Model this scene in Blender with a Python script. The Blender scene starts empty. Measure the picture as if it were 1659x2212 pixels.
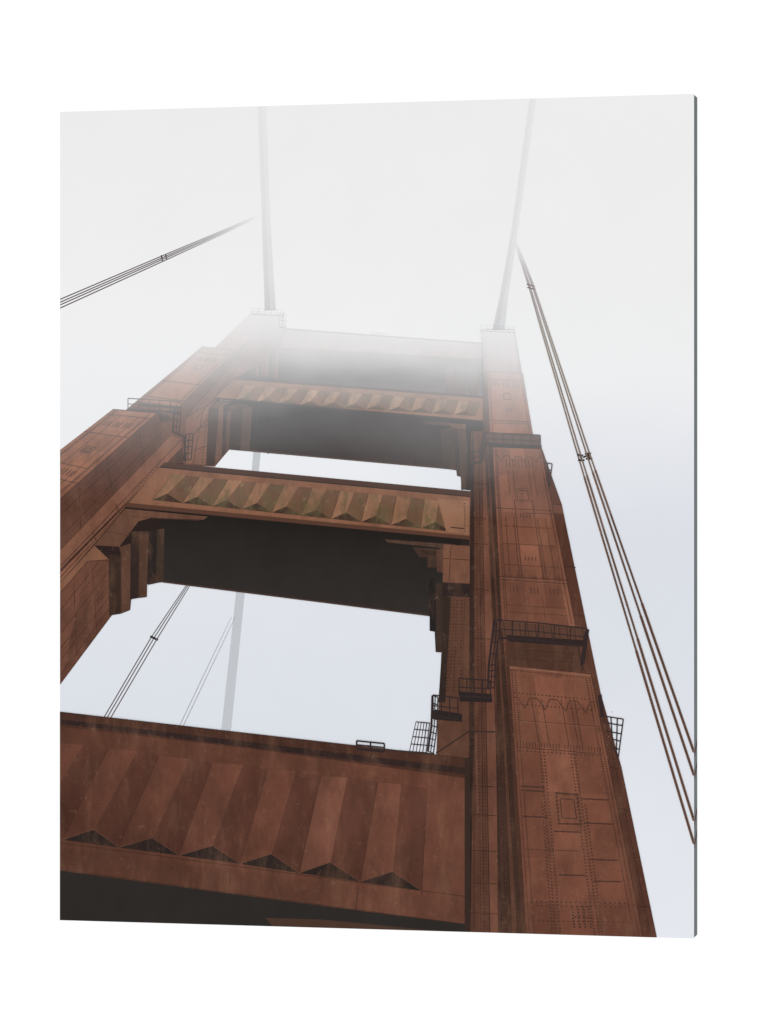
import bpy, bmesh, math, random
from mathutils import Vector
random.seed(4)
scene = bpy.context.scene
COL = scene.collection
scene.view_settings.view_transform = 'Standard'
scene.view_settings.look = 'None'
scene.view_settings.exposure = 0
WS = 1.1

# ---------------- layout of the hanging panel ----------------
IW = 1662.0
F = 7200.0; CX, CY, HZ = IW/2, IW*2/3, 1117.0
EYE = 1.5
zr = 3.7; zl = zr*1828/1749
Rp = Vector(((1502-CX)/F*zr, zr)); Lp = Vector(((130-CX)/F*zl, zl))
U = (Rp-Lp).normalized(); W = (Rp-Lp).length
N2 = Vector((-U.y, U.x)); C = (Rp+Lp)/2
H = 1828*zr/F
ZB = EYE+(CY-HZ)/F*zr-H/2
THICK = 0.029

def P(px, py):
    dx = (px-CX)/F; dz = (CY-py)/F
    k = Lp.dot(N2)/(dx*N2.x+N2.y)
    q = Vector((k*dx, k))
    return ((q-C).dot(U), EYE+k*dz-ZB)

def lin(c):
    c = c/255.0
    return (c/12.92 if c <= 0.04045 else ((c+0.055)/1.055)**2.4)
def LC(c):
    a = c[3] if len(c) > 3 else 1.0
    r, g, b = c[:3]
    if r-b > 14:                       # weathered, faded red-brown
        l = .3*r+.59*g+.11*b; k = .16
        r, g, b = r+(l-r)*k, g+(l-g)*k, b+(l-b)*k
        r, g, b = r*1.0, g*1.01, b*.93
    return (lin(r)/WS, lin(g)/WS, lin(b)/WS, a)

# ---------------- materials ----------------
def nodes(name):
    m = bpy.data.materials.new(name); m.use_nodes = True
    nt = m.node_tree; nt.nodes.clear()
    return m, nt
def N(nt, t, **kw):
    n = nt.nodes.new(t)
    for k, v in kw.items(): setattr(n, k, v)
    return n
def math_node(nt, op, a, b=None, c=None):
    n = N(nt, 'ShaderNodeMath', operation=op)
    for i, v in enumerate((a, b, c)):
        if v is None: continue
        if isinstance(v, (int, float)): n.inputs[i].default_value = v
        else: nt.links.new(v, n.inputs[i])
    return n.outputs[0]
def noise(nt, vec, scale, detail=4, rough=0.55, stretch=None, rot=0):
    n = N(nt, 'ShaderNodeTexNoise'); n.inputs['Scale'].default_value = scale
    n.inputs['Detail'].default_value = detail; n.inputs['Roughness'].default_value = rough
    if stretch:
        mp = N(nt, 'ShaderNodeMapping'); mp.inputs['Scale'].default_value = stretch
        mp.inputs['Rotation'].default_value = (0, 0, rot)
        nt.links.new(vec, mp.inputs['Vector']); vec = mp.outputs[0]
    nt.links.new(vec, n.inputs['Vector'])
    return n.outputs['Fac']
def mixc(nt, fac, a, b):
    n = N(nt, 'ShaderNodeMix', data_type='RGBA')
    if isinstance(fac, (int, float)): n.inputs[0].default_value = fac
    else: nt.links.new(fac, n.inputs[0])
    for i, v in ((6, a), (7, b)):
        if isinstance(v, tuple): n.inputs[i].default_value = v
        else: nt.links.new(v, n.inputs[i])
    return n.outputs[2]
def ramp(nt, fac, pts):
    r = N(nt, 'ShaderNodeValToRGB'); e = r.color_ramp.elements
    e[0].position, e[0].color = pts[0][0], (pts[0][1],)*3+(1,)
    e[1].position, e[1].color = pts[-1][0], (pts[-1][1],)*3+(1,)
    for p, v in pts[1:-1]:
        q = e.new(p); q.color = (v, v, v, 1)
    nt.links.new(fac, r.inputs[0]); return r.outputs[0]

def ink(name, big=0.0, mid=0.0, grain=0.02, fog=True, alpha=False, moss=0.0, rust=0.0):
    m, nt = nodes(name)
    at = N(nt, 'ShaderNodeAttribute', attribute_name='ink')
    px = N(nt, 'ShaderNodeAttribute', attribute_name='pix')
    v = px.outputs['Vector']; col = at.outputs['Color']
    g = math_node(nt, 'MULTIPLY_ADD', noise(nt, v, 420, 2), 2*grain*2, 1-grain*2)
    if big:
        g2 = math_node(nt, 'MULTIPLY_ADD', noise(nt, v, 7, 7, 0.62), 2*big*2, 1-big*2)
        g = math_node(nt, 'MULTIPLY', g, g2)
    if mid:
        g3 = math_node(nt, 'MULTIPLY_ADD', noise(nt, v, 38, 6, 0.65, (1.0, 0.3, 1), 0.2), 2*mid*2, 1-mid*2)
        g = math_node(nt, 'MULTIPLY', g, g3)
    if moss:
        mk = ramp(nt, noise(nt, v, 26, 6, 0.68, (1.2, 0.6, 1), 0.3), [(0.0, 0), (0.44, 0), (0.62, moss), (1, moss)])
        col = mixc(nt, mk, col, LC((94, 82, 60)))
        mk = ramp(nt, noise(nt, v, 42, 6, 0.75, (1.3, 0.9, 1), 1.3), [(0.0, 0), (0.56, 0), (0.72, 0.4*moss), (1, 0.5*moss)])
        col = mixc(nt, mk, col, LC((186, 150, 126)))
    if rust:
        mk = ramp(nt, noise(nt, v, 16, 8, 0.72, (1.0, 0.6, 1), 0.5), [(0.0, 0), (0.48, 0), (0.68, rust), (1, rust)])
        col = mixc(nt, mk, col, LC((76, 50, 43)))
        mk = ramp(nt, noise(nt, v, 11, 7, 0.7, (1.6, 0.4, 1), 0.15), [(0.0, 0), (0.5, 0), (0.7, rust*.55), (1, rust*.6)])
        col = mixc(nt, mk, col, LC((150, 102, 84)))
        mk = ramp(nt, noise(nt, v, 60, 6, 0.75), [(0.0, 0), (0.58, 0), (0.7, rust*0.5), (1, rust*0.7)])
        col = mixc(nt, mk, col, LC((160, 118, 100)))
    vm = N(nt, 'ShaderNodeVectorMath', operation='SCALE')
    nt.links.new(col, vm.inputs[0]); nt.links.new(g, vm.inputs['Scale']); col = vm.outputs[0]
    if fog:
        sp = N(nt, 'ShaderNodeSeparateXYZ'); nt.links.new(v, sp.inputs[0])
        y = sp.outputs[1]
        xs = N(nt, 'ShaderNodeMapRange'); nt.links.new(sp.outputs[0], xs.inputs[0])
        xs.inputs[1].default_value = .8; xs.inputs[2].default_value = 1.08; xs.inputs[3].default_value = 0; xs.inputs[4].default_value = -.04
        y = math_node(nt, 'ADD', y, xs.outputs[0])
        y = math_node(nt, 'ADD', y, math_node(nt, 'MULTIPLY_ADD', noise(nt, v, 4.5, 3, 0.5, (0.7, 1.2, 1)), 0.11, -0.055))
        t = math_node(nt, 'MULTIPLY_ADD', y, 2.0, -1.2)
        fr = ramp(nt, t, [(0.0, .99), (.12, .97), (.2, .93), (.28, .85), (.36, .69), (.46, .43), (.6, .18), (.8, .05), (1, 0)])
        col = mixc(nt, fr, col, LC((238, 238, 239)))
    d = N(nt, 'ShaderNodeBsdfDiffuse'); nt.links.new(col, d.inputs[0])
    o = N(nt, 'ShaderNodeOutputMaterial')
    if alpha:
        tr = N(nt, 'ShaderNodeBsdfTransparent'); mx = N(nt, 'ShaderNodeMixShader')
        nt.links.new(at.outputs['Alpha'], mx.inputs[0]); nt.links.new(tr.outputs[0], mx.inputs[1]); nt.links.new(d.outputs[0], mx.inputs[2])
        nt.links.new(mx.outputs[0], o.inputs[0])
    else:
        nt.links.new(d.outputs[0], o.inputs[0])
    return m
M = {
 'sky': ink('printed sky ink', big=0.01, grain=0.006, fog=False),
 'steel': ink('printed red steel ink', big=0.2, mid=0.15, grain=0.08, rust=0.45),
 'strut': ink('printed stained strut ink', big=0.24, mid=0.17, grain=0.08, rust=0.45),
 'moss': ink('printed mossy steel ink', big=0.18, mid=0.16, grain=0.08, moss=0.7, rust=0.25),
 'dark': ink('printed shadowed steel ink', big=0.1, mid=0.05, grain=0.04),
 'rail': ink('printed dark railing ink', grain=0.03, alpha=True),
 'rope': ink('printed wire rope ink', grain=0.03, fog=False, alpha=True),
}

# ---------------- drawing printed shapes on the panel face ----------------
STEP = 0.000004          # ink thickness: shapes printed over one another stack up by 4 microns
LAY = [1]
ALL = []
REC = []                 # (batch, part, clipped vertices, sub, cells)
EVEN = set()             # batches whose pieces all lie at one height
CELL = 8.0
def cells_of(pts):
    xs = [q[0] for q in pts]; ys = [q[1] for q in pts]
    x0, x1, y0, y1 = int(min(xs)//CELL), int(max(xs)//CELL), int(min(ys)//CELL), int(max(ys)//CELL)
    if (x1-x0+1)*(y1-y0+1) <= 4:
        return [(i, j) for i in range(x0, x1+1) for j in range(y0, y1+1)]
    n = len(pts); hp = []; sg = 0; convex = True
    for i in range(n):
        a, b, c = pts[i], pts[(i+1) % n], pts[(i+2) % n]
        cr = (b[0]-a[0])*(c[1]-b[1])-(b[1]-a[1])*(c[0]-b[0])
        if abs(cr) > 1e-6:
            if sg == 0: sg = 1 if cr > 0 else -1
            elif (cr > 0) != (sg > 0): convex = False
    if convex and sg:
        for i in range(n):
            a, b = pts[i], pts[(i+1) % n]
            dx, dy = b[0]-a[0], b[1]-a[1]; L = math.hypot(dx, dy)
            if L > 1e-6: hp.append((a[0], a[1], -dy/L*sg, dx/L*sg))
    out = []
    m = CELL*.75
    for i in range(x0, x1+1):
        for j in range(y0, y1+1):
            cx, cy = (i+.5)*CELL, (j+.5)*CELL
            ok = True
            for ax, ay, nx, ny in hp:
                if (cx-ax)*nx+(cy-ay)*ny < -m: ok = False; break
            if ok: out.append((i, j))
    return out
def clip(poly):
    for ax, sgn, lim in ((0, 1, W/2), (0, -1, W/2), (1, 1, H), (1, -1, 0.0)):
        out = []
        n = len(poly)
        for i in range(n):
            a, b = poly[i], poly[(i+1) % n]
            da, db = lim-sgn*a[ax], lim-sgn*b[ax]
            if da >= 0: out.append(a)
            if (da >= 0) != (db >= 0):
                t = da/(da-db)
                out.append(tuple(a[k]+(b[k]-a[k])*t for k in range(8)))
        poly = out
        if len(poly) < 3: return []
    return poly
class Part:
    def __init__(s, name, parent=None, mat='steel', label=None):
        s.name, s.parent, s.mat, s.label = name, parent, mat, label
        s.v = []; s.f = []; s.c = []; s.p = []; ALL.append(s)
        s.lw = .8 if mat in ('steel', 'strut', 'moss') else 1.0
    def _add(s, pts, col, sub=0):
        vs = []
        for q in pts:
            c = col(q[0], q[1]) if callable(col) else col
            c = LC(c); u, w = P(q[0], q[1])
            vs.append((u, w, q[0]/1000, q[1]/1000)+c)
        vs = clip(vs)
        if not vs: return
        REC.append((LAY[0], s, vs, sub, cells_of(pts)))
    def poly(s, pts, col): LAY[0] += 1; s._add(pts, col); return s
    def seg(s, a, b, w0, w1, col, i=0):
        d = Vector((b[0]-a[0], b[1]-a[1]))
        if d.length < 1e-6: return
        d.normalize(); n = Vector((-d.y, d.x))*s.lw
        s._add([(a[0]+n.x*w0/2, a[1]+n.y*w0/2), (b[0]+n.x*w1/2, b[1]+n.y*w1/2), (b[0]-n.x*w1/2, b[1]-n.y*w1/2), (a[0]-n.x*w0/2, a[1]-n.y*w0/2)], col, i)
    def line(s, pts, w, col, w2=None):
        LAY[0] += 1
        n = len(pts)-1; w2 = w if w2 is None else w2
        for i in range(n):
            s.seg(pts[i], pts[i+1], w+(w2-w)*i/n, w+(w2-w)*(i+1)/n, col, i)
        return s
    def lines(s, lst, w, col):
        LAY[0] += 1
        for i, (a, b) in enumerate(lst): s.seg(a, b, w, w, col, i)
        return s
    def dots(s, pts, r, col):
        LAY[0] += 1
        for i, (x, y) in enumerate(pts):
            s._add([(x-r, y-r*.7), (x, y-r), (x+r, y-r*.7), (x+r, y+r*.7), (x, y+r), (x-r, y+r*.7)], col, i)
        return s
    def grid(s, Q, col, nx, ny):
        LAY[0] += 1; EVEN.add(LAY[0])
        for i in range(nx):
            for j in range(ny):
                s._add([bil(Q, i/nx, j/ny), bil(Q, (i+1)/nx, j/ny), bil(Q, (i+1)/nx, (j+1)/ny), bil(Q, i/nx, (j+1)/ny)], col)
        return s
    def plates(s, Q, ss, ts, c0, c1, var=.05):
        LAY[0] += 1; EVEN.add(LAY[0])
        for i in range(len(ss)-1):
            for j in range(len(ts)-1):
                k = 1+random.uniform(-var, var); edge = 1-.07*abs((ss[i]+ss[i+1])-1)
                f = lambda x, y, k=k, e=edge: tuple(q*k*e for q in mix(c0, c1, min(1, max(0, (y-Q[0][1])/(Q[3][1]-Q[0][1])))))
                s._add([bil(Q, ss[i], ts[j]), bil(Q, ss[i+1], ts[j]), bil(Q, ss[i+1], ts[j+1]), bil(Q, ss[i], ts[j+1])], f)
        return s
def bil(Q, s, t):
    a, b, c, d = Q
    return tuple((a[k]*(1-s)+b[k]*s)*(1-t)+(d[k]*(1-s)+c[k]*s)*t for k in (0, 1))
def mix(a, b, t): return tuple(x+(y-x)*t for x, y in zip(a, b))
def table(y, ys, cs):
    if y <= ys[0]: return cs[0]
    for i in range(len(ys)-1):
        if y <= ys[i+1]: return mix(cs[i], cs[i+1], (y-ys[i])/(ys[i+1]-ys[i]))
    return cs[-1]
def rowp(a, b, n): return [mix(a, b, i/(n-1)) for i in range(n)]

# ---------------- sky ----------------
def skyc(x, y):
    r = table(y, [200, 600, 820, 950, 1150, 1400, 1700, 2031], [(237, 237, 237), (238, 238, 238), (238, 239, 240), (230, 232, 237), (220, 223, 230), (220, 224, 231), (225, 228, 234), (229, 232, 238)])
    l = table(y, [200, 500, 720, 1000, 1300, 1560], [(236, 236, 236), (238, 238, 238), (240, 240, 241), (236, 238, 241), (224, 228, 234), (220, 224, 231)])
    t = min(1, max(0, (x-700)/550)); t = t*t*(3-2*t)
    return mix(l, r, t)
PANEL_Q = [(130, 242), (1502, 203), (1502, 2031), (130, 1991)]
Part('foggy_sky', mat='sky', label='pale grey foggy sky printed over the panel, bluish lower down').grid(PANEL_Q, skyc, 26, 34)

# ---------------- far cables seen through the portals ----------------
mcb = Part('main_cable', mat='rope', label='faint far cable seen through the upper opening')
mcb.poly([(550, 960), (566, 960), (560, 1025), (544, 1025)], (207, 210, 214, .8))
mcb = Part('main_cable', mat='rope', label='faint far cable seen through the lower opening')
mcb.grid([(512, 1270), (531, 1272), (499, 1590), (478, 1588)], lambda x, y: (208, 211, 216, .75), 1, 2)
def rope(pts, w, cols, label=None):
    p = Part('suspender_rope', mat='rope', label=label)
    LAY[0] += 1
    for i in range(len(pts)-1):
        a, b = pts[i], pts[i+1]; ca, cb = cols[i], cols[i+1]
        n = 6
        for j in range(n):
            q0, q1 = mix(a, b, j/n), mix(a, b, (j+1)/n)
            u0, u1 = mix(ca, cb, j/n), mix(ca, cb, (j+1)/n)
            d = Vector((q1[0]-q0[0], q1[1]-q0[1]))
            fn = lambda x, y, q0=q0, d=d, u0=u0, u1=u1: mix(u0, u1, min(1, max(0, ((x-q0[0])*d.x+(y-q0[1])*d.y)/d.length_squared)))
            p.seg(q0, q1, w, w, fn, j)
    return p
for k, o in enumerate((-7, 0, 8)):
    rp = rope([(410+o*.5, 1262), (333+o*.8, 1381+o*.3), (230+o, 1556)], 2.4, [(130, 128, 132, .7), (105, 98, 100, .9), (92, 82, 82, 1)])
    if k == 1:
        Part('rope_clamp', rp, 'rope').line([(325, 1377), (342, 1385)], 5, (60, 54, 54, 1))
for o in (-4, 4):
    rope([(505+o, 1335), (392+o, 1572)], 2.2, [(200, 203, 209, .4), (178, 180, 186, .9)])
for k, o in enumerate((-8, -2.5, 2.5, 8.5)):
    rp = rope([(130, 657+o*1.15), (355, 558+o*.75), (465, 510+o*.5), (565, 465+o*.3)], 2.5, [(90, 80, 80, 1), (120, 112, 113, .85), (165, 162, 163, .35), (235, 235, 235, 0)])
    if k == 1:
        Part('rope_clamp', rp, 'rope').line([(349, 552), (352, 566)], 3, (85, 75, 75, .9)).line([(358, 550), (361, 563)], 3, (85, 75, 75, .9))

# ---------------- topmost strut ----------------
s0 = Part('portal_strut', mat='strut', label='topmost cross strut half lost in fog')
s0.poly([(600, 708), (1050, 742), (1050, 800), (560, 790)], (146, 112, 104))
Part('ledge', s0, 'rail').line([(612, 712), (1045, 743)], 2.2, (150, 135, 135, .3))
for i in range(11):
    x = 612+i*39; y = 750+i*2.6
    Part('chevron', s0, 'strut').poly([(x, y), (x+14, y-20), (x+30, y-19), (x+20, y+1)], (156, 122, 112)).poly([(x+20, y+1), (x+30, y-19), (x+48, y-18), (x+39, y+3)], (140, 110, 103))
Part('finial', s0, 'dark').poly([(795, 724), (805, 719), (835, 720), (846, 728)], (190, 175, 172))
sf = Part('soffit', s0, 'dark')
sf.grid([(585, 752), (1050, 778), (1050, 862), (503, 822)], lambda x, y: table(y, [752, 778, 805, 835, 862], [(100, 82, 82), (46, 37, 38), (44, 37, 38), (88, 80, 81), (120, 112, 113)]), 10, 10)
for x, y, w, h in ((548, 752, 14, 62), (568, 748, 16, 66), (590, 750, 14, 70)):
    Part('corbel', s0, 'steel').poly([(x, y+6), (x+w*.5, y), (x+w*.4, y+h), (x-4, y+h)], (78, 54, 50)).poly([(x+w*.5, y), (x+w, y+2), (x+w*.8, y+h+2), (x+w*.4, y+h)], (110, 78, 71))
for x in (962, 985, 1012):
    Part('corbel', s0, 'steel').poly([(x, 800-(x-962)*.4), (x+20, 795-(x-962)*.4), (x+24, 858), (x+2, 856)], (84, 70, 69))

# ---------------- left leg ----------------
DK = (76, 48, 43)
LT = (158, 112, 98)
lg = Part('tower_leg', mat='steel', label='left tower leg stepping back as it rises into the fog')
lg.poly([(545, 678), (612, 680), (618, 712), (606, 745), (560, 790), (505, 822), (470, 862), (500, 880), (497, 972), (465, 1010), (352, 1004), (275, 1095), (262, 1130), (240, 1200), (242, 1332), (130, 1482), (130, 975), (245, 886), (270, 889), (437, 751), (465, 753)], (108, 65, 55))
b = Part('upper_block', lg, 'steel')
b.poly([(545, 676), (598, 680), (513, 759), (463, 754)], (168, 118, 101))
b.poly([(598, 680), (614, 684), (616, 712), (560, 760), (530, 785), (515, 765), (513, 759)], (128, 88, 79))
b.lines([((598, 682), (513, 760)), ((616, 712), (520, 800)), ((580, 715), (560, 750)), ((540, 735), (520, 758))], 2, DK)
F2 = [(437, 750), (513, 757), (390, 880), (298, 868)]
def slots(p, Q, s, t, ds, dt, n, col=DK, w=2.2):
    p.lines([(bil(Q, s+ds*(i/(n-1)-.5), t-dt/2), bil(Q, s+ds*(i/(n-1)-.5), t+dt/2)) for i in range(n)], w, col)
def box(p, Q, s, t, ds, dt, col=DK, w=2.0):
    a = [bil(Q, s-ds/2, t-dt/2), bil(Q, s+ds/2, t-dt/2), bil(Q, s+ds/2, t+dt/2), bil(Q, s-ds/2, t+dt/2)]
    p.lines([(a[i], a[(i+1) % 4]) for i in range(4)], w, col)
def seam(p, Q, t, col=DK, w=1.8, s0=0, s1=1):
    a, c = bil(Q, s0, t), bil(Q, s1, t)
    p.lines([(a, c)], w, col)
    p.lines([((a[0], a[1]+2.2), (c[0], c[1]+2.2))], 1.1, (138, 90, 76))
def vseam(p, Q, s, col=DK, w=1.6, t0=0, t1=1): p.lines([(bil(Q, s, t0), bil(Q, s, t1))], w, col)
def rivets(p, Q, s0, t0, s1, t1, n, col=DK, r=1.6): p.dots([bil(Q, s0+(s1-s0)*i/(n-1), t0+(t1-t0)*i/(n-1)) for i in range(n)], r, col)
b = Part('setback_block', lg, 'steel')
b.plates(F2, [0, .08, .9, 1], [0, .1, .35, .62, .9, 1], (174, 118, 99), (162, 104, 86))
b.poly([(513, 757), (517, 772), (404, 902), (390, 880)], (100, 64, 56))
b.lines([((437, 751), (513, 758)), ((512, 758), (390, 879)), ((517, 772), (404, 900))], 2.4, DK)
for s in (.3, .5, .72): slots(b, F2, s, .2, .1, .07, 3)
box(b, F2, .5, .34, .16, .07); vseam(b, F2, .9); vseam(b, F2, .07); seam(b, F2, .62); seam(b, F2, .1, w=1.3); seam(b, F2, .9)
for s in (.12, .86): rivets(b, F2, s, .05, s, .95, 30, r=1.2)
b = Part('inner_pilaster', lg, 'steel')
b.poly([(517, 772), (556, 770), (560, 792), (505, 822), (470, 862), (415, 945), (404, 902)], (118, 76, 66))
b.poly([(404, 902), (470, 864), (455, 882), (447, 1006), (395, 1002), (398, 960)], (132, 84, 71))
b.lines([((556, 780), (420, 940)), ((500, 822), (425, 905)), ((530, 775), (470, 850)), ((440, 884), (418, 1004)), ((470, 864), (404, 903)), ((408, 950), (400, 1003)), ((425, 930), (452, 918)), ((420, 975), (448, 965))], 2, DK)
b.dots(rowp((448, 900), (438, 1000), 16), 1.4, DK).dots(rowp((470, 835), (415, 900), 14), 1.4, DK)
b = Part('setback_block', lg, 'steel')
F3 = [(245, 885), (340, 893), (60, 1140), (-40, 1105)]
b.plates(F3, [0, .1, .5, .88, 1], [0, .05, .22, .36, .5, .62, .8, 1], (162, 101, 82), (144, 87, 69))
b.poly([(340, 893), (373, 908), (370, 942), (130, 1192), (130, 1080)], (98, 60, 52))
b.poly([(340, 893), (362, 896), (373, 908), (350, 915)], (56, 41, 40))
b.lines([((245, 886), (340, 894)), ((340, 894), (130, 1081)), ((370, 942), (130, 1192)), ((230, 990), (245, 1075)), ((300, 930), (312, 1002)), ((170, 1044), (175, 1145)), ((315, 940), (130, 1115)), ((355, 930), (130, 1165))], 2.2, DK)
for s in (.25, .48, .72): slots(b, F3, s, .13, .12, .045, 3)
box(b, F3, .5, .36, .2, .05); box(b, F3, .5, .36, .1, .025); vseam(b, F3, .88); vseam(b, F3, .1); seam(b, F3, .22); seam(b, F3, .05); seam(b, F3, .62); seam(b, F3, .5, s0=.1, s1=.9)
for s in (.3, .5, .7): slots(b, F3, s, .56, .12, .05, 3)
for s in (.1, .3, .7, .88): rivets(b, F3, s+.03, .05, s+.03, .9, 60, r=1.3)
b.dots(rowp((360, 938), (130, 1176), 44), 1.3, DK).dots(rowp((345, 905), (130, 1096), 44), 1.3, DK)
b = Part('inner_pilaster', lg, 'steel')
b.poly([(370, 942), (392, 950), (395, 968), (130, 1232), (130, 1192)], (132, 82, 69))
b.poly([(395, 968), (398, 1002), (355, 1006), (130, 1250), (130, 1232)], (80, 50, 45))
b.poly([(355, 1006), (275, 1096), (130, 1268), (130, 1238)], (138, 86, 71))
b.poly([(275, 1096), (300, 1125), (205, 1180), (130, 1262), (130, 1268)], (106, 64, 55))
b.lines([((392, 952), (130, 1226)), ((355, 1008), (130, 1250)), ((395, 968), (130, 1238)), ((275, 1096), (130, 1262)), ((250, 1090), (265, 1125)), ((200, 1150), (212, 1178))], 2.2, DK)
b.dots(rowp((340, 1012), (130, 1240), 40), 1.3, DK)
b = Part('lower_block', lg, 'steel')
b.poly([(130, 1262), (205, 1180), (237, 1210), (190, 1214), (130, 1282)], (134, 86, 70))
b.plates([(190, 1214), (238, 1211), (242, 1332), (130, 1482)], [0, .5, 1], [0, .3, .55, .8, 1], (112, 68, 58), (98, 59, 51), .06)
b.poly([(190, 1214), (130, 1482), (130, 1282)], (112, 68, 58))
b.lines([((190, 1214), (130, 1284)), ((192, 1214), (237, 1212)), ((215, 1214), (130, 1322)), ((236, 1235), (130, 1372)), ((238, 1262), (130, 1405)), ((238, 1290), (130, 1430)), ((240, 1312), (130, 1462)), ((180, 1330), (196, 1300)), ((182, 1330), (186, 1350)), ((150, 1385), (168, 1362)), ((160, 1262), (166, 1420)), ((200, 1240), (210, 1370))], 1.9, DK)
b.dots(rowp((225, 1222), (130, 1340), 24), 1.3, DK).dots(rowp((236, 1275), (130, 1418), 26), 1.3, DK)
def railing(parent, pts, up, n, w=2.4, col=(52, 42, 42, 1), mid=True, label=None):
    p = Part('railing', parent, 'rail', label)
    tot = []
    for i in range(len(pts)-1):
        a, c = pts[i], pts[i+1]
        for j in range(n+1):
            q = mix(a, c, j/n); tot.append((q, (q[0]+up[0], q[1]+up[1])))
    p.lines(tot, w*.9, col)
    p.line([(q[0]+up[0], q[1]+up[1]) for q in pts], w, col)
    if mid: p.line([(q[0]+up[0]*.5, q[1]+up[1]*.5) for q in pts], w*.8, col)
    p.line(pts, w*1.8, col)
    return p
railing(lg, [(277, 886), (392, 893)], (0, -24), 5, w=2).line([(300, 876), (392, 882)], 5, (55, 42, 40, 1))
r = railing(lg, [(378, 880), (374, 935)], (14, 4), 4, w=2)
r.line([(374, 935), (398, 944), (402, 1000)], 3, (55, 44, 44, 1))
railing(lg, [(402, 940), (398, 996)], (16, -2), 4, w=2)
railing(lg, [(545, 680), (615, 684)], (0, -13), 5, w=1.4, col=(120, 110, 110, .3))
railing(lg, [(604, 708), (618, 710)], (2, -30), 2, w=1.4, col=(120, 110, 110, .3))

# ---------------- second strut ----------------
s1 = Part('portal_strut', mat='strut', label='second cross strut down, tan and streaked, wisps of fog above it')
s1.poly([(507, 820), (1050, 858), (1050, 914), (465, 862)], (146, 99, 83))
Part('ledge', s1, 'dark').line([(505, 819), (760, 838), (1050, 860)], 5, (78, 49, 45))
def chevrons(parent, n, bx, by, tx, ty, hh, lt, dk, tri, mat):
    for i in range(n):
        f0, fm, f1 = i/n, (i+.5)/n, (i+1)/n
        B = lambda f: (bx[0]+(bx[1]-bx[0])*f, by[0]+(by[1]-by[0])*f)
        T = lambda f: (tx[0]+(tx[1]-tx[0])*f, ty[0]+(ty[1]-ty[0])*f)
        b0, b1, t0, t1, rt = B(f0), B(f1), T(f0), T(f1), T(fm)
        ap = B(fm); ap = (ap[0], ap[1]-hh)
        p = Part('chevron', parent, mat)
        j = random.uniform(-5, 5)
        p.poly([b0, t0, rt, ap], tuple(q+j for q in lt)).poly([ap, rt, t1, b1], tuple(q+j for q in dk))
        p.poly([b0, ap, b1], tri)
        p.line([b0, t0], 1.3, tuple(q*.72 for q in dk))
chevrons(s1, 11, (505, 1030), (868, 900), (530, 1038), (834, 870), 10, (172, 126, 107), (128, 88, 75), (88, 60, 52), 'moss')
Part('ledge', s1, 'dark').line([(465, 862), (640, 877), (1050, 913)], 4.5, (66, 45, 42))
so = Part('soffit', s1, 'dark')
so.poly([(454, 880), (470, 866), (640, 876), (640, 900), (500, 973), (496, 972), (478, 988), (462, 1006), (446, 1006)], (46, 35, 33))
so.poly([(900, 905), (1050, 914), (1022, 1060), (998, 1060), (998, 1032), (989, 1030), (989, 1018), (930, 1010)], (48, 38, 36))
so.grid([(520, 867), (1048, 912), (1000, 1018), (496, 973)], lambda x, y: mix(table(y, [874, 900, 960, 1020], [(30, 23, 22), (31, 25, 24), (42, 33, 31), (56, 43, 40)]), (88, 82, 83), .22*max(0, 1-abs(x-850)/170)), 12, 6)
so.lines([((560, 882), (548, 978)), ((590, 886), (580, 982)), ((940, 915), (935, 1010)), ((905, 915), (898, 1006))], 2.4, (50, 37, 35))
so.lines([((497, 971), (990, 1016))], 2.5, (84, 60, 55))
def corbel(parent, faces, mat='steel'):
    p = Part('corbel', parent, mat)
    for q, c in faces: p.poly(q, c)
    return p
corbel(s1, [([(452, 882), (472, 868), (500, 871), (474, 884)], (98, 66, 58)), ([(452, 882), (474, 884), (465, 1002), (446, 1007)], (64, 43, 39)), ([(474, 884), (484, 878), (480, 988), (465, 1002)], (108, 72, 63))])
corbel(s1, [([(484, 880), (524, 874), (540, 878), (500, 888)], (74, 53, 48)), ([(484, 892), (492, 889), (488, 982), (480, 988)], (52, 38, 36)), ([(492, 889), (500, 888), (495, 973), (488, 982)], (92, 62, 54))])
corbel(s1, [([(500, 888), (526, 879), (520, 975), (495, 972)], (52, 39, 37)), ([(526, 879), (546, 881), (540, 976), (520, 974)], (80, 58, 54))])
corbel(s1, [([(912, 911), (972, 914), (976, 922), (918, 918)], (70, 52, 48)), ([(955, 930), (978, 924), (989, 1018), (955, 1013)], (60, 47, 44))])
corbel(s1, [([(972, 916), (1008, 918), (1008, 930), (978, 926)], (100, 70, 62)), ([(978, 926), (990, 928), (998, 1032), (989, 1030)], (42, 35, 34)), ([(990, 928), (1008, 932), (1020, 1052), (999, 1060), (997, 1030)], (74, 54, 49))])

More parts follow.
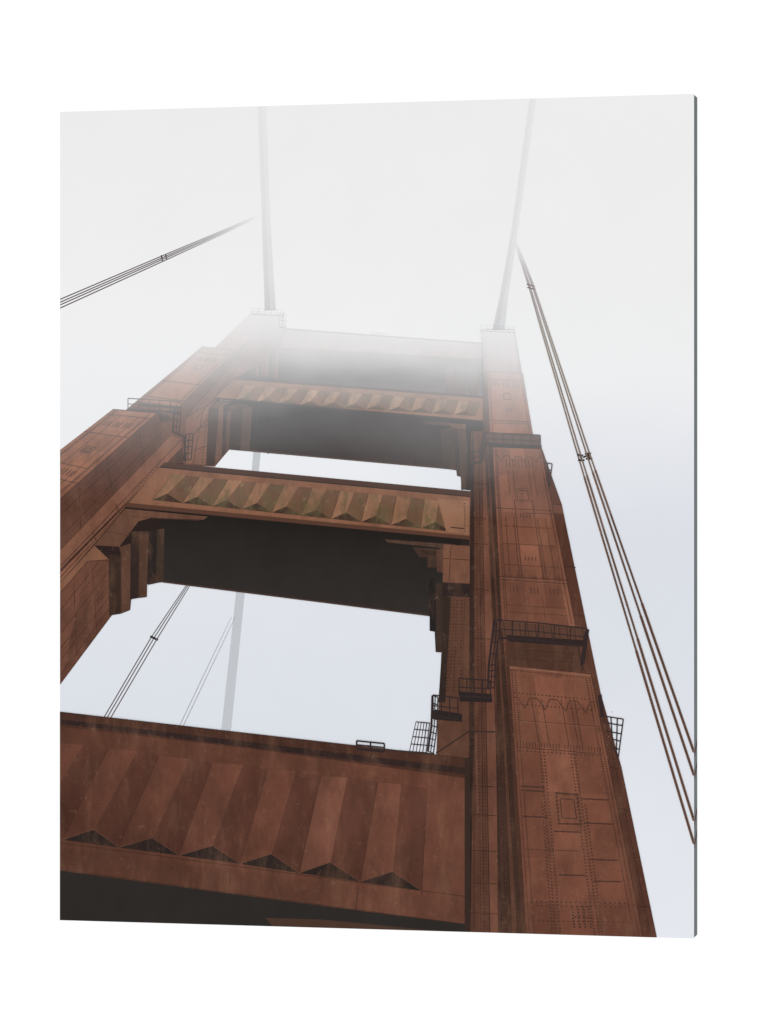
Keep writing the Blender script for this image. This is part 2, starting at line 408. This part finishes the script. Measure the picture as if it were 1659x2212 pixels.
# ---------------- third strut ----------------
s2 = Part('portal_strut', mat='strut', label='third cross strut down with mossy green stains')
s2.poly([(352, 1004), (1018, 1068), (1018, 1168), (272, 1096)], (138, 88, 71))
Part('ledge', s2, 'dark').poly([(356, 1001), (1018, 1063), (1018, 1074), (346, 1010)], (78, 48, 42)).lines([((346, 1011), (1018, 1075))], 2.2, (52, 38, 37))
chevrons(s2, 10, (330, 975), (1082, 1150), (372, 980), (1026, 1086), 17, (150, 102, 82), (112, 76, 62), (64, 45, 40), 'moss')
s2m = Part('gusset_plate', s2, 'strut')
s2m.poly([(946, 1078), (1016, 1084), (1016, 1158), (966, 1150)], (148, 100, 82))
s2m.line([(975, 1141), (1004, 1144)], 3, (70, 48, 44)).dots(rowp((1006, 1090), (1006, 1150), 12), 1.3, DK)
Part('ledge', s2, 'dark').poly([(276, 1088), (1018, 1160), (1018, 1171), (270, 1099)], (90, 57, 49)).lines([((270, 1099), (1018, 1170))], 4, (42, 34, 33))
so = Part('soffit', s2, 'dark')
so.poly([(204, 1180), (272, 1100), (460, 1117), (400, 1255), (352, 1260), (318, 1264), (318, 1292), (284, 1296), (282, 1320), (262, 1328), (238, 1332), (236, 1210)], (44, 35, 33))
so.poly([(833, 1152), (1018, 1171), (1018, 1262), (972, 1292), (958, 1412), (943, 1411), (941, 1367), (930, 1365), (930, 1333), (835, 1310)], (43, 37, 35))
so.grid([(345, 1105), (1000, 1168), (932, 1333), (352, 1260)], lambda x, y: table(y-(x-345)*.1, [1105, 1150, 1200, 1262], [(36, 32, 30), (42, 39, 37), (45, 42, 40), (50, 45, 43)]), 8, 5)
so.lines([((352, 1259), (930, 1332))], 3.2, (76, 53, 49))
c_ = corbel(s2, [([(272, 1101), (450, 1118), (440, 1125), (330, 1120), (300, 1128), (258, 1184), (204, 1180)], (104, 67, 57)), ([(204, 1180), (258, 1183), (258, 1212), (237, 1211)], (46, 35, 34)), ([(236, 1200), (262, 1202), (262, 1326), (240, 1332), (236, 1330)], (58, 41, 37)), ([(258, 1184), (283, 1176), (282, 1318), (262, 1327), (262, 1200)], (92, 60, 52))])
c_.lines([((284, 1118), (430, 1126)), ((232, 1150), (282, 1160)), ((262, 1188), (262, 1324))], 1.8, DK)
corbel(s2, [([(284, 1150), (322, 1150), (322, 1162), (284, 1160)], (62, 45, 41)), ([(284, 1158), (302, 1160), (300, 1294), (284, 1297)], (46, 37, 35)), ([(302, 1158), (322, 1156), (318, 1290), (300, 1294)], (84, 56, 49))])
corbel(s2, [([(322, 1150), (340, 1148), (338, 1262), (320, 1266)], (42, 36, 35)), ([(340, 1146), (356, 1144), (354, 1259), (338, 1262)], (64, 49, 45))])
corbel(s2, [([(833, 1167), (985, 1178), (1000, 1190), (955, 1186), (840, 1174)], (74, 53, 48)), ([(893, 1184), (948, 1188), (948, 1228), (925, 1228), (925, 1206), (908, 1206)], (66, 48, 44)), ([(908, 1190), (948, 1193), (948, 1202), (922, 1200)], (46, 38, 36))])
corbel(s2, [([(944, 1190), (964, 1184), (964, 1240), (946, 1238)], (88, 58, 51)), ([(926, 1300), (930, 1250), (944, 1250), (943, 1364), (930, 1364), (930, 1333)], (38, 34, 33)), ([(944, 1262), (958, 1262), (960, 1408), (944, 1410)], (60, 45, 42))])

# ---------------- right leg ----------------
rg = Part('tower_leg', mat='steel', label='right tower leg with riveted plates, stepped blocks and service platforms')
rg.poly([(1042, 714), (1112, 714), (1152, 938), (1172, 968), (1216, 1092), (1300, 1500), (1345, 1660), (1424, 2040), (1008, 2025), (1010, 1650), (944, 1636), (951, 1500), (958, 1412), (968, 1290), (960, 1262), (960, 1180), (1016, 1180), (1020, 935), (1046, 932), (1046, 800)], (96, 56, 48))
c = Part('inner_pilaster', rg, 'steel')
c.poly([(960, 1178), (1017, 1182), (1017, 1262), (958, 1260)], (124, 78, 65)).lines([((958, 1208), (1017, 1212)), ((976, 1182), (972, 1260))], 2, DK)
c.poly([(958, 1260), (1017, 1264), (1017, 1292), (958, 1290)], (46, 38, 37))
c.poly([(960, 1290), (1016, 1292), (1012, 1640), (944, 1636), (952, 1500)], (96, 60, 51))
c.poly([(958, 1290), (976, 1292), (964, 1520), (949, 1520), (956, 1412)], (54, 40, 38))
c.lines([((1006, 1296), (1000, 1500)), ((984, 1310), (972, 1500)), ((958, 1560), (1010, 1560)), ((975, 1350), (1014, 1353)), ((970, 1420), (1012, 1424))], 1.8, DK)
for k in range(3): c.dots(rowp((978+k*11, 1300), (968+k*14, 1495), 28), 1.5, (64, 42, 38))
c = Part('inner_pilaster', rg, 'steel')
c.poly([(1022, 932), (1048, 934), (1060, 1200), (1076, 1500), (1084, 2026), (1012, 2026), (1017, 1180)], (92, 55, 47))
c.poly([(1022, 934), (1026, 934), (1027, 1500), (1018, 2026), (1014, 2026), (1017, 1180)], (52, 37, 35))
c.poly([(1043, 1000), (1050, 1000), (1072, 1500), (1078, 2026), (1062, 2026)], (112, 67, 57))
c.lines([((1036, 940), (1048, 2020)), ((1043, 1000), (1060, 2020)), ((1026, 1060), (1026, 2020))], 2, (60, 39, 35))
c.lines([((1018, y), (1048+(y-935)*.03, y+3)) for y in (1045, 1120, 1175, 1275, 1380, 1500, 1582, 1700, 1762, 1840, 1910, 1975)], 2, (60, 39, 35))
for k, x in enumerate((1031, 1040)): c.dots(rowp((x, 1060), (x+10+k*4, 2010), 130), 1.4, (60, 39, 35))
c.lines([((1030, 1590), (1034, 1760))], 3, (106, 70, 62))
c = Part('inner_face', rg, 'steel')
c.poly([(1048, 935), (1066, 968), (1086, 1345), (1110, 1640), (1132, 2027), (1078, 2026), (1074, 1500), (1060, 1200)], (66, 43, 38))
c.poly([(1052, 960), (1058, 965), (1098, 1640), (1120, 2024), (1108, 2024), (1090, 1640)], (86, 53, 46))
c.lines([((1052, 960), (1090, 1640)), ((1090, 1640), (1108, 2020)), ((1058, 965), (1098, 1640)), ((1098, 1640), (1120, 2020)), ((1070, 1480), (1086, 2020))], 1.8, (48, 35, 33))
c.dots(rowp((1062, 1010), (1104, 1640), 70), 1.5, (48, 34, 32)).dots(rowp((1078, 1480), (1096, 2010), 60), 1.5, (48, 34, 32)).dots(rowp((1104, 1640), (1124, 2010), 44), 1.5, (48, 34, 32))

# outer flank
fl = Part('outer_flank', rg, 'steel', label='darker outer side of the right leg')
fl.poly([(1190, 1089), (1216, 1092), (1300, 1500), (1345, 1660), (1424, 2040), (1392, 2040), (1276, 1455), (1240, 1340)], (86, 50, 43))
fl.poly([(1190, 1089), (1216, 1092), (1220, 1112), (1196, 1110)], (110, 66, 55))
fl.lines([((1302, 1520), (1410, 2030)), ((1190, 1090), (1216, 1093)), ((1232, 1225), (1246, 1228)), ((1240, 1330), (1266, 1334))], 1.8, (56, 39, 36))
fl.dots(rowp((1298, 1530), (1404, 2020), 70), 1.3, (56, 39, 36))
for y in (1225, 1560, 1660, 1750, 1960): fl.lines([((1192+(y-1090)*.215, y), (1217+(y-1090)*.215, y+3))], 1.8, (56, 39, 36))

# blocks, top down
b = Part('upper_block', rg, 'steel')
b.poly([(1044, 714), (1112, 716), (1122, 808), (1048, 806)], (150, 110, 98)); b.poly([(1044, 714), (1052, 716), (1054, 806), (1046, 806)], (112, 80, 75))
b.lines([((1098, 720), (1106, 806)), ((1050, 770), (1116, 773))], 1.8, DK)
b = Part('setback_block', rg, 'steel')
FB = [(1053, 803), (1131, 808), (1153, 939), (1060, 936)]
b.plates(FB, [0, .08, .93, 1], [0, .12, .5, .8, 1], (162, 106, 89), (148, 91, 75)); b.poly([(1046, 806), (1053, 803), (1060, 936), (1046, 934)], (76, 51, 47))
b.lines([((1053, 804), (1131, 809)), ((1053, 804), (1060, 935))], 2, DK)
for s in (.22, .5, .78): slots(b, FB, s, .2, .14, .1, 3, w=1.8)
box(b, FB, .5, .4, .18, .1); slots(b, FB, .5, .62, .12, .07, 3, w=1.8); seam(b, FB, .12, w=1.3); vseam(b, FB, .08, w=1.3); vseam(b, FB, .93, w=1.3); seam(b, FB, .8)
b.dots([bil(FB, .1+.8*i/16, .84) for i in range(17)], 1.2, DK)
def vees(p, Q, t, dt, n, col=DK, w=2.0, s0=.04, s1=.96):
    pts = []
    for i in range(n):
        a = s0+(s1-s0)*i/n; d = (s1-s0)/n
        pts += [bil(Q, a, t), bil(Q, a+d*.2, t), bil(Q, a+d*.5, t+dt), bil(Q, a+d*.8, t)]
    pts.append(bil(Q, s1, t)); p.line(pts, w, col)
b = Part('setback_block', rg, 'steel')
FC = [(1066, 966), (1171, 971), (1246, 1356), (1086, 1346)]
b.plates(FC, [0, .07, .35, .64, .93, 1], [0, .06, .16, .37, .55, .75, .9, 1], (146, 88, 73), (122, 72, 60), .06)
b.poly([(1208, 1195), (1219, 1215), (1246, 1356), (1232, 1356), (1214, 1270)], (134, 81, 67))
vees(b, FC, .05, .03, 4, w=1.6)
for s in (.32, .5, .7): slots(b, FC, s, .09, .13, .05, 3, w=2)
for s in (.32, .72): slots(b, FC, s, .2, .1, .14, 2, w=1.4)
box(b, FC, .5, .27, .2, .055, w=2); box(b, FC, .5, .27, .26, .075, w=1.2); slots(b, FC, .5, .385, .16, .025, 4); seam(b, FC, .35, w=1.6); seam(b, FC, .37, w=1.3, s0=.5)
for s in (.34, .66): rivets(b, FC, s, .3, s, .74, 46, r=1.4)
for s in (.3, .7, .16, .84): rivets(b, FC, s, .4, s, .72, 36, r=1.3)
slots(b, FC, .5, .63, .16, .022, 4); seam(b, FC, .74, w=2.2); seam(b, FC, .76, w=1.4)
for s in (.14, .32, .5, .68, .86): slots(b, FC, s, .735, .1, .02, 5, w=1.6)
for s in (.2, .5, .78): slots(b, FC, s, .81, .1, .035, 3, w=2)
for s in (.05, .95, .08): rivets(b, FC, s, .02, s, .98, 90, r=1.4)
for s in (.35, .6): vseam(b, FC, s, w=1.2, t0=.84, t1=1)
for t in (.45, .55, .67, .9, .94): b.dots([bil(FC, .1+.8*i/24, t) for i in range(25)], 1.3, DK)
b.lines([((1066, 967), (1086, 1346)), ((1066, 967), (1171, 972)), ((1171, 972), (1246, 1356))], 1.8, DK)
b = Part('recessed_band', rg, 'steel')
b.poly([(1096, 1380), (1252, 1392), (1266, 1455), (1096, 1440)], (80, 50, 43))
Q = [(1096, 1385), (1252, 1395), (1264, 1452), (1098, 1440)]
slots(b, Q, .5, .45, .22, .22, 6)
b.dots([bil(Q, .06+.88*i/26, .35) for i in range(27)], 1.3, (50, 38, 35)).dots([bil(Q, .06+.88*i/26, .7) for i in range(27)], 1.3, (50, 38, 35))
b.line([(1250, 1392), (1262, 1450)], 6, (52, 40, 38))
b = Part('setback_block', rg, 'steel')
FD = [(1096, 1438), (1279, 1457), (1393, 2036), (1131, 2034)]
b.plates(FD, [0, .045, .32, .64, .95, 1], [0, .03, .12, .29, .455, .6, .7, .86, 1], (134, 78, 64), (114, 66, 55), .06)
b.poly([(1096, 1438), (1103, 1440), (1141, 2034), (1131, 2034)], (76, 47, 41))
b.lines([((1096, 1439), (1279, 1458)), ((1279, 1458), (1393, 2034))], 2.2, (66, 44, 39))
b.lines([((1104, 1444), (1278, 1462))], 1.3, LT)
b.dots([(1106+i*6.8, 1450+i*.7) for i in range(25)], 1.5, DK)
vees(b, [(1108, 1508), (1288, 1520), (1298, 1560), (1112, 1545)], 0, .62, 4, w=2.4, s0=0.02, s1=.98)
for x0 in (1150, 1172, 1214, 1234, 1243): b.lines([((x0, 1512), (x0+18, 1616))], 2.0, DK)
b.lines([((1116, 1616), (1304, 1632))], 2, DK)
b.lines([((1120+i*6.4, 1603+i*.5), (1121+i*6.4, 1614+i*.5)) for i in range(29) if i % 8 != 7], 2.1, DK)
seam(b, FD, .2, w=1.2, s0=.1, s1=.95)
for s, t0, t1 in ((.3, .3, .98), (.34, .3, .98), (.62, .3, .98), (.66, .3, .98), (.27, .5, .98), (.69, .5, .98)):
    rivets(b, FD, s, t0, s-.02, t1, int(84*(t1-t0)), r=1.8)
for s in (.06, .93, .97, .1): rivets(b, FD, s, .02, s, .99, 110, r=1.6)
for t, a, e in ((.455, .08, .3), (.475, .66, .92), (.55, .08, .3), (.565, .66, .92), (.67, .08, .55), (.7, .66, .9), (.31, .08, .9), (.86, .1, .9), (.875, .1, .9), (.44, .08, .3), (.6, .36, .6), (.76, .36, .6), (.78, .66, .9), (.1, .08, .92), (.14, .08, .92), (.93, .1, .9)):
    b.dots([bil(FD, a+(e-a)*i/19, t) for i in range(20)], 1.7, DK)
bx0 = [(1204, 1716), (1250, 1720), (1258, 1784), (1210, 1782)]
b.lines([(bx0[i], bx0[(i+1) % 4]) for i in range(4)], 1.4, DK)
bx1 = [(1212, 1728), (1242, 1731), (1248, 1772), (1217, 1770)]
b.lines([(bx1[i], bx1[(i+1) % 4]) for i in range(4)], 2.8, DK)
for e0, e1 in ((0, 1), (1, 2), (2, 3), (3, 0)):
    b.dots(rowp(bx0[e0], bx0[e1], 9), 2.4, DK)
for k in range(4):
    b.dots(rowp((1238+k*12, 1962), (1243+k*12, 2006), 8), 2.2, DK)
b.dots(rowp((1246, 1984), (1280, 1986), 5), 2.2, DK)
b.dots([(random.uniform(1150, 1330), random.uniform(1480, 2000)) for _ in range(70)], .8, (156, 112, 96))
# railings and platforms on right leg
pl = Part('platform', rg, 'dark').poly([(1048, 938), (1168, 944), (1172, 970), (1064, 966)], (88, 60, 54)).poly([(1048, 958), (1172, 964), (1172, 970), (1064, 968)], (46, 38, 37))
railing(rg, [(1050, 962), (1170, 968)], (-1, -26), 6)
railing(rg, [(1050, 962), (1042, 1000), (1014, 1004)], (-3, -24), 2)
p_ = Part('railing', rg, 'rail')
p_.lines([((1175, 1000), (1195, 1004)), ((1195, 1004), (1189, 1054)), ((1178, 1014), (1193, 1018)), ((1185, 1003), (1186, 1040)), ((1182, 1030), (1191, 1034)), ((1186, 1042), (1190, 1052))], 2.3, (60, 48, 48, 1))
railing(rg, [(1020, 1000), (1018, 1060)], (-8, 0), 3, w=2)
pl = Part('platform', rg, 'dark').poly([(1072, 1344), (1268, 1358), (1270, 1394), (1098, 1384)], (92, 59, 51)).poly([(1096, 1374), (1270, 1386), (1268, 1400), (1100, 1388)], (48, 38, 36))
pl.lines([((1090+i*17, 1346+i*1.2), (1094+i*17, 1378+i*1.2)) for i in range(11)], 1.6, (60, 44, 40))
railing(rg, [(1080, 1380), (1164, 1386), (1268, 1398)], (2, -38), 3, w=2.6)
railing(rg, [(1070, 1342), (1058, 1440), (1056, 1490)], (14, -2), 4, w=2.6)
railing(rg, [(1268, 1366), (1258, 1440)], (6, -4), 4, w=2.6)
pl = Part('platform', rg, 'dark').poly([(992, 1496), (1064, 1502), (1066, 1520), (996, 1518)], (46, 38, 38)).poly([(940, 1535), (1000, 1545), (1000, 1562), (936, 1556)], (46, 38, 38))
railing(rg, [(994, 1506), (1062, 1510)], (-1, -38), 4, w=2.6)
railing(rg, [(938, 1550), (992, 1556)], (-1, -46), 3, w=2.6)
railing(rg, [(936, 1505), (934, 1570), (926, 1626)], (12, 4), 4, w=2.4)
railing(rg, [(1296, 1505), (1302, 1552)], (5, -2), 2)
p_ = Part('railing', rg, 'rail')
p_.lines([((1310, 1550), (1349, 1556)), ((1349, 1556), (1338, 1640)), ((1312, 1564), (1346, 1570)), ((1312, 1582), (1344, 1588)), ((1322, 1552), (1326, 1606)), ((1336, 1555), (1334, 1630)), ((1322, 1606), (1338, 1640)), ((1328, 1600), (1342, 1604)), ((1330, 1618), (1341, 1622))], 2.6, (52, 42, 42, 1))
Part('drain_pipe', rg, 'rail').line([(944, 1630), (1016, 1582), (1072, 1584)], 3.2, (60, 45, 42, 1))
lc = Part('caged_ladder', rg, 'rail')
for k in range(6): lc.lines([((900+k*6, 1561+abs(k-2.5)), (886+k*7.2, 1626+k*.8))], 1.8, (60, 52, 52, 1))
lc.lines([((900-k*3.5, 1562+k*16), (931-k*1.5, 1565+k*16)) for k in range(5)], 2.0, (56, 48, 48, 1))
railing(rg, [(1040, 716), (1114, 720)], (-1, -13), 5, w=1.4, col=(120, 110, 110, .3))

# ---------------- nearest strut ----------------
s3 = Part('portal_strut', mat='strut', label='nearest and widest cross strut at the bottom of the print')
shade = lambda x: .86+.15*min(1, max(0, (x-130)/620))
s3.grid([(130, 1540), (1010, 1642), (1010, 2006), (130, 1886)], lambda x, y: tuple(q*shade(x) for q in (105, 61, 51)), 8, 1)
s3.lines([((925, 1690), (912, 1950)), ((1008, 1680), (1008, 2000)), ((130, 1824), (1008, 1940))], 2, (70, 43, 38))
tops = [(95, 1604), (235, 1620), (345, 1635), (460, 1650), (580, 1665), (695, 1679), (818, 1693), (925, 1706)]
ridt = [(180, 1612), (297, 1625), (410, 1642), (525, 1655), (640, 1668), (752, 1682), (868, 1697)]
bas = [(20, 1800), (137, 1817), (258, 1834), (388, 1851), (520, 1869), (648, 1889), (780, 1908), (912, 1927)]
apx = [(75, 1780), (203, 1795), (330, 1813), (460, 1830), (587, 1848), (715, 1866), (850, 1886)]
for i in range(7):
    p = Part('chevron', s3, 'strut')
    j = (-2, -1, -1, 2, 0, 9, 4)[i]
    lt = (111+j, 64+j*.8, 54+j*.8); dk = (98, 56, 48)
    # facets turn a little darker towards their inner fold
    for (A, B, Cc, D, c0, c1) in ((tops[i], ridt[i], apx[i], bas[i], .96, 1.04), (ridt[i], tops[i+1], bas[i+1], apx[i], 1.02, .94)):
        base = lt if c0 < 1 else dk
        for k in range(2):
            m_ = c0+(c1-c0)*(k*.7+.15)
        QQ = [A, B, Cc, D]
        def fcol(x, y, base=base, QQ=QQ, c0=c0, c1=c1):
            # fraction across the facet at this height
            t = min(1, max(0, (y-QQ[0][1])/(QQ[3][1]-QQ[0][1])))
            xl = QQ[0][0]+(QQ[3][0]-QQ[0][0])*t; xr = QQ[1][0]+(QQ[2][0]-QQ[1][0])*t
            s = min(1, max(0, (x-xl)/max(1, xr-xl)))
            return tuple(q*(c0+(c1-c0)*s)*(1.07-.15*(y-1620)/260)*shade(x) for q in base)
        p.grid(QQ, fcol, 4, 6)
    p.poly([bas[i], apx[i], bas[i+1]], (44, 37, 35))
    p.line([tops[i], bas[i]], 1.4, (72, 45, 40)).line([apx[i], ridt[i]], 1.0, tuple(q*shade(apx[i][0]) for q in (120, 76, 64)))
    p.line([bas[i], apx[i], bas[i+1]], 1.2, (106, 67, 57))
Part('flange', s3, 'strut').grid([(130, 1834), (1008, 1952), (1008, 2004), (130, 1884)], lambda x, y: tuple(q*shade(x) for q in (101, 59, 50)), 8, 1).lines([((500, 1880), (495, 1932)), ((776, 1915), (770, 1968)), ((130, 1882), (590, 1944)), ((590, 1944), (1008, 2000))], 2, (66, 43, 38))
le = Part('ledge', s3, 'strut')
le.poly([(130, 1540), (1010, 1640), (1010, 1684), (560, 1622), (130, 1572)], (76, 46, 40))
le.poly([(130, 1556), (1010, 1662), (1010, 1676), (130, 1566)], (50, 38, 36))
le.lines([((130, 1542), (1010, 1642))], 3, (68, 45, 41))
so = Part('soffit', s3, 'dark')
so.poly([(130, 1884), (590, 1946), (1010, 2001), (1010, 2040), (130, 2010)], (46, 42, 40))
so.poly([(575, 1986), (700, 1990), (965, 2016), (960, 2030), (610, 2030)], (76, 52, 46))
rr = railing(s3, [(772, 1620), (832, 1626)], (0, -17), 2, w=3.4)
rr.line([(832, 1622), (940, 1632)], 3.4, (60, 46, 45, 1))
c = Part('corner_angle', rg, 'dark')
c.poly([(1006, 1640), (1018, 1640), (1018, 2026), (1006, 2026)], (58, 41, 38))

# ---------------- main cables rising from leg tops ----------------
def cable(L, Rr, a, label):
    p = Part('main_cable', mat='rope', label=label)
    LAY[0] += 1; EVEN.add(LAY[0])
    ys = [z[1] for z in L]
    for i in range(len(L)-1):
        n = 5
        for j in range(n):
            q = [mix(L[i], L[i+1], j/n), mix(Rr[i], Rr[i+1], j/n), mix(Rr[i], Rr[i+1], (j+1)/n), mix(L[i], L[i+1], (j+1)/n)]
            m0 = ((q[0][0]+q[1][0])/2, q[0][1]); m1 = ((q[3][0]+q[2][0])/2, q[2][1])
            al = lambda x, y: (210, 210, 212, table(y, ys, [(v,) for v in a])[0])
            lo = lambda x, y: (210, 210, 212, table(y, ys, [(v,) for v in a])[0]*.7)
            p._add([q[0], m0, m1, q[3]], al, 0); p._add([m0, q[1], q[2], m1], lo, 0)
    return p
cable([(558, 228), (566, 450), (571, 610), (573, 672)], [(576, 228), (584, 450), (593, 610), (597, 672)], [.1, .15, .28, .42], 'left main cable fading up into white fog')
cable([(1147, 205), (1108, 490), (1082, 640), (1066, 714)], [(1162, 205), (1122, 490), (1100, 640), (1092, 714)], [.12, .17, .28, .42], 'right main cable fading up into white fog')

# ---------------- right suspender ropes ----------------
ends = [((1112, 520), (1144, 619), (1252, 990), (1502, 1826)), ((1114, 520), (1147, 619), (1258, 989), (1502, 1776)), ((1115, 520), (1152, 619), (1271, 987), (1502, 1678)), ((1117, 520), (1155, 619), (1277, 985), (1502, 1628))]
for k, e in enumerate(ends):
    pm = mix(e[2], e[3], .5)
    rp = rope([e[0], e[1], mix(e[1], e[2], .5), e[2], pm, e[3]], 3.0, [(225, 225, 226, 0), (168, 158, 158, .6), (142, 126, 123, .85), (122, 98, 92, 1), (116, 84, 75, 1), (112, 76, 66, 1)])
    rp.lines([(mix(e[2], e[3], .05), mix(e[2], e[3], .5))], 4.2, (116, 86, 78, 1)).lines([(mix(e[2], e[3], .5), e[3])], 5.6, (112, 78, 68, 1))
    n = 130
    rp.lines([(lambda q: ((q[0]-2, q[1]-1.4), (q[0]+2, q[1]+1.8)))(mix(mix(e[2], e[3], .2), e[3], i/n)) for i in range(n-1)], 1.6, (74, 52, 47, .85))
    if k == 0:
        Part('rope_clamp', rp, 'rope').lines([((1140, 615), (1157, 620)), ((1141, 622), (1158, 626))], 2.4, (108, 98, 98, .85))
        q = Part('rope_clamp', rp, 'rope')
        q.lines([((1249, 984), (1262, 986)), ((1251, 996), (1265, 996)), ((1266, 982), (1279, 981)), ((1268, 993), (1282, 992)), ((1255, 983), (1260, 998)), ((1272, 980), (1276, 995)), ((1262, 990), (1270, 986))], 3.6, (50, 43, 43, 1))

# ---------------- stack the inks: a shape lies just above whatever it is printed over ----------------
height = {}
i = 0; top_layer = 0
while i < len(REC):
    j = i
    while j < len(REC) and REC[j][0] == REC[i][0]: j += 1
    lays = [1+max((height.get(c, 0) for c in r_[4]), default=0) for r_ in REC[i:j]]
    if REC[i][0] in EVEN: lays = [max(lays)]*len(lays)
    for (bt, s, vs, sub, cl), lay in zip(REC[i:j], lays):
        top_layer = max(top_layer, lay)
        d = -(lay*STEP+(sub % 4)*STEP*0.22)
        bidx = len(s.v)
        for q in vs:
            s.v.append((q[0], d, q[1])); s.p.append((q[2], q[3], 0)); s.c.append(q[4:8])
        s.f.append(tuple(range(bidx, bidx+len(vs))))
    for r_, lay in zip(REC[i:j], lays):
        for c in r_[4]:
            if height.get(c, 0) < lay: height[c] = lay
    i = j
print('TOP LAYER', top_layer, 'relief mm', top_layer*STEP*1000)

# ---------------- build everything ----------------
root = bpy.data.objects.new('wall_print', None); COL.objects.link(root)
root.location = (C.x, C.y, ZB); root.rotation_euler = (0, 0, math.atan2(U.y, U.x))
root['label'] = 'tall flat wall print showing a rust red suspension bridge tower rising into fog'
root['category'] = 'print'
def mesh_obj(name, vs, fs, mat, parent):
    me = bpy.data.meshes.new(name); me.from_pydata(vs, [], fs); me.update()
    me.materials.append(mat)
    o = bpy.data.objects.new(name, me); COL.objects.link(o); o.parent = parent
    return o
made = {}
for p in ALL:
    if not p.f: print('EMPTY PART', p.name); continue
    par = made.get(id(p.parent), root) if p.parent else root
    o = mesh_obj(p.name, p.v, p.f, M[p.mat], par)
    me = o.data
    a = me.attributes.new('ink', 'FLOAT_COLOR', 'POINT'); a.data.foreach_set('color', [x for c in p.c for x in c])
    a = me.attributes.new('pix', 'FLOAT_VECTOR', 'POINT'); a.data.foreach_set('vector', [x for c in p.p for x in c])
    if p.label: o['label'] = p.label
    made[id(p)] = o

# the board itself, with its bevelled grey edge
def flat(name, colr, var=0.03, scale=40):
    m, nt = nodes(name)
    tc = N(nt, 'ShaderNodeTexCoord'); nz = noise(nt, tc.outputs['Object'], scale, 4)
    c = mixc(nt, nz, tuple(x*(1-var) for x in colr)+(1,), tuple(x*(1+var) for x in colr)+(1,))
    d = N(nt, 'ShaderNodeBsdfDiffuse'); nt.links.new(c, d.inputs[0])
    o = N(nt, 'ShaderNodeOutputMaterial'); nt.links.new(d.outputs[0], o.inputs[0])
    return m
grey = flat('dark grey panel edge', (lin(106)/WS*1.1, lin(112)/WS*1.1, lin(114)/WS*1.1), .08, 30)
bm = bmesh.new()
bmesh.ops.create_cube(bm, size=1)
for v in bm.verts:
    v.co.x *= W-.0004; v.co.z = v.co.z*(H-.0004)+H/2; v.co.y = v.co.y*THICK+THICK/2
bmesh.ops.bevel(bm, geom=list(bm.edges), offset=0.0006, segments=2, affect='EDGES')
me = bpy.data.meshes.new('board'); bm.to_mesh(me); bm.free(); me.materials.append(grey)
bo = bpy.data.objects.new('board', me); COL.objects.link(bo); bo.parent = root
wrap = flat('wrapped edge ink', (lin(84)/WS, lin(60)/WS, lin(56)/WS), .15, 200)
for ya, yb in ((1632, 1602), (1680, 1650), (1780, 1750), (1828, 1798)):
    v0 = P(1502, ya)[1]; v1 = P(1502, yb)[1]; x = W/2-.0001
    d = P(1502, 1600)[1]-P(1502, 1612)[1]
    o = mesh_obj('wrapped_rope_print', [(x, .0012, v0), (x, THICK-.003, v1), (x, THICK-.003, v1-d), (x, .0012, v0-d)], [(0, 1, 2, 3)], wrap, bo)

# ---------------- white studio backdrop ----------------
white = flat('matte white backdrop', (.94, .94, .94), .004, 3)
bk = bpy.data.meshes.new('backdrop')
bk.from_pydata([(-12, 7.5, -6), (12, 7.5, -6), (12, 7.5, 9), (-12, 7.5, 9)], [], [(0, 1, 2, 3)]); bk.materials.append(white)
ob = bpy.data.objects.new('backdrop', bk); COL.objects.link(ob); ob['kind'] = 'structure'
ob['label'] = 'plain white studio backdrop behind the print'; ob['category'] = 'backdrop'

# ---------------- soft white studio light all round ----------------
w = bpy.data.worlds.new('World'); scene.world = w; w.use_nodes = True
bg = w.node_tree.nodes['Background']; bg.inputs[0].default_value = (1, 1, 1, 1); bg.inputs[1].default_value = WS
try: w.cycles.sampling_method = 'NONE'
except Exception as ex: print('world sampling', ex)

cam = bpy.data.cameras.new('camera'); co = bpy.data.objects.new('camera', cam); COL.objects.link(co)
cam.sensor_fit = 'HORIZONTAL'; cam.sensor_width = 36; cam.lens = F/IW*36; cam.clip_end = 100; cam.clip_start = .1
co.location = (0, 0, EYE); co.rotation_euler = (math.pi/2, 0, 0)
scene.camera = co
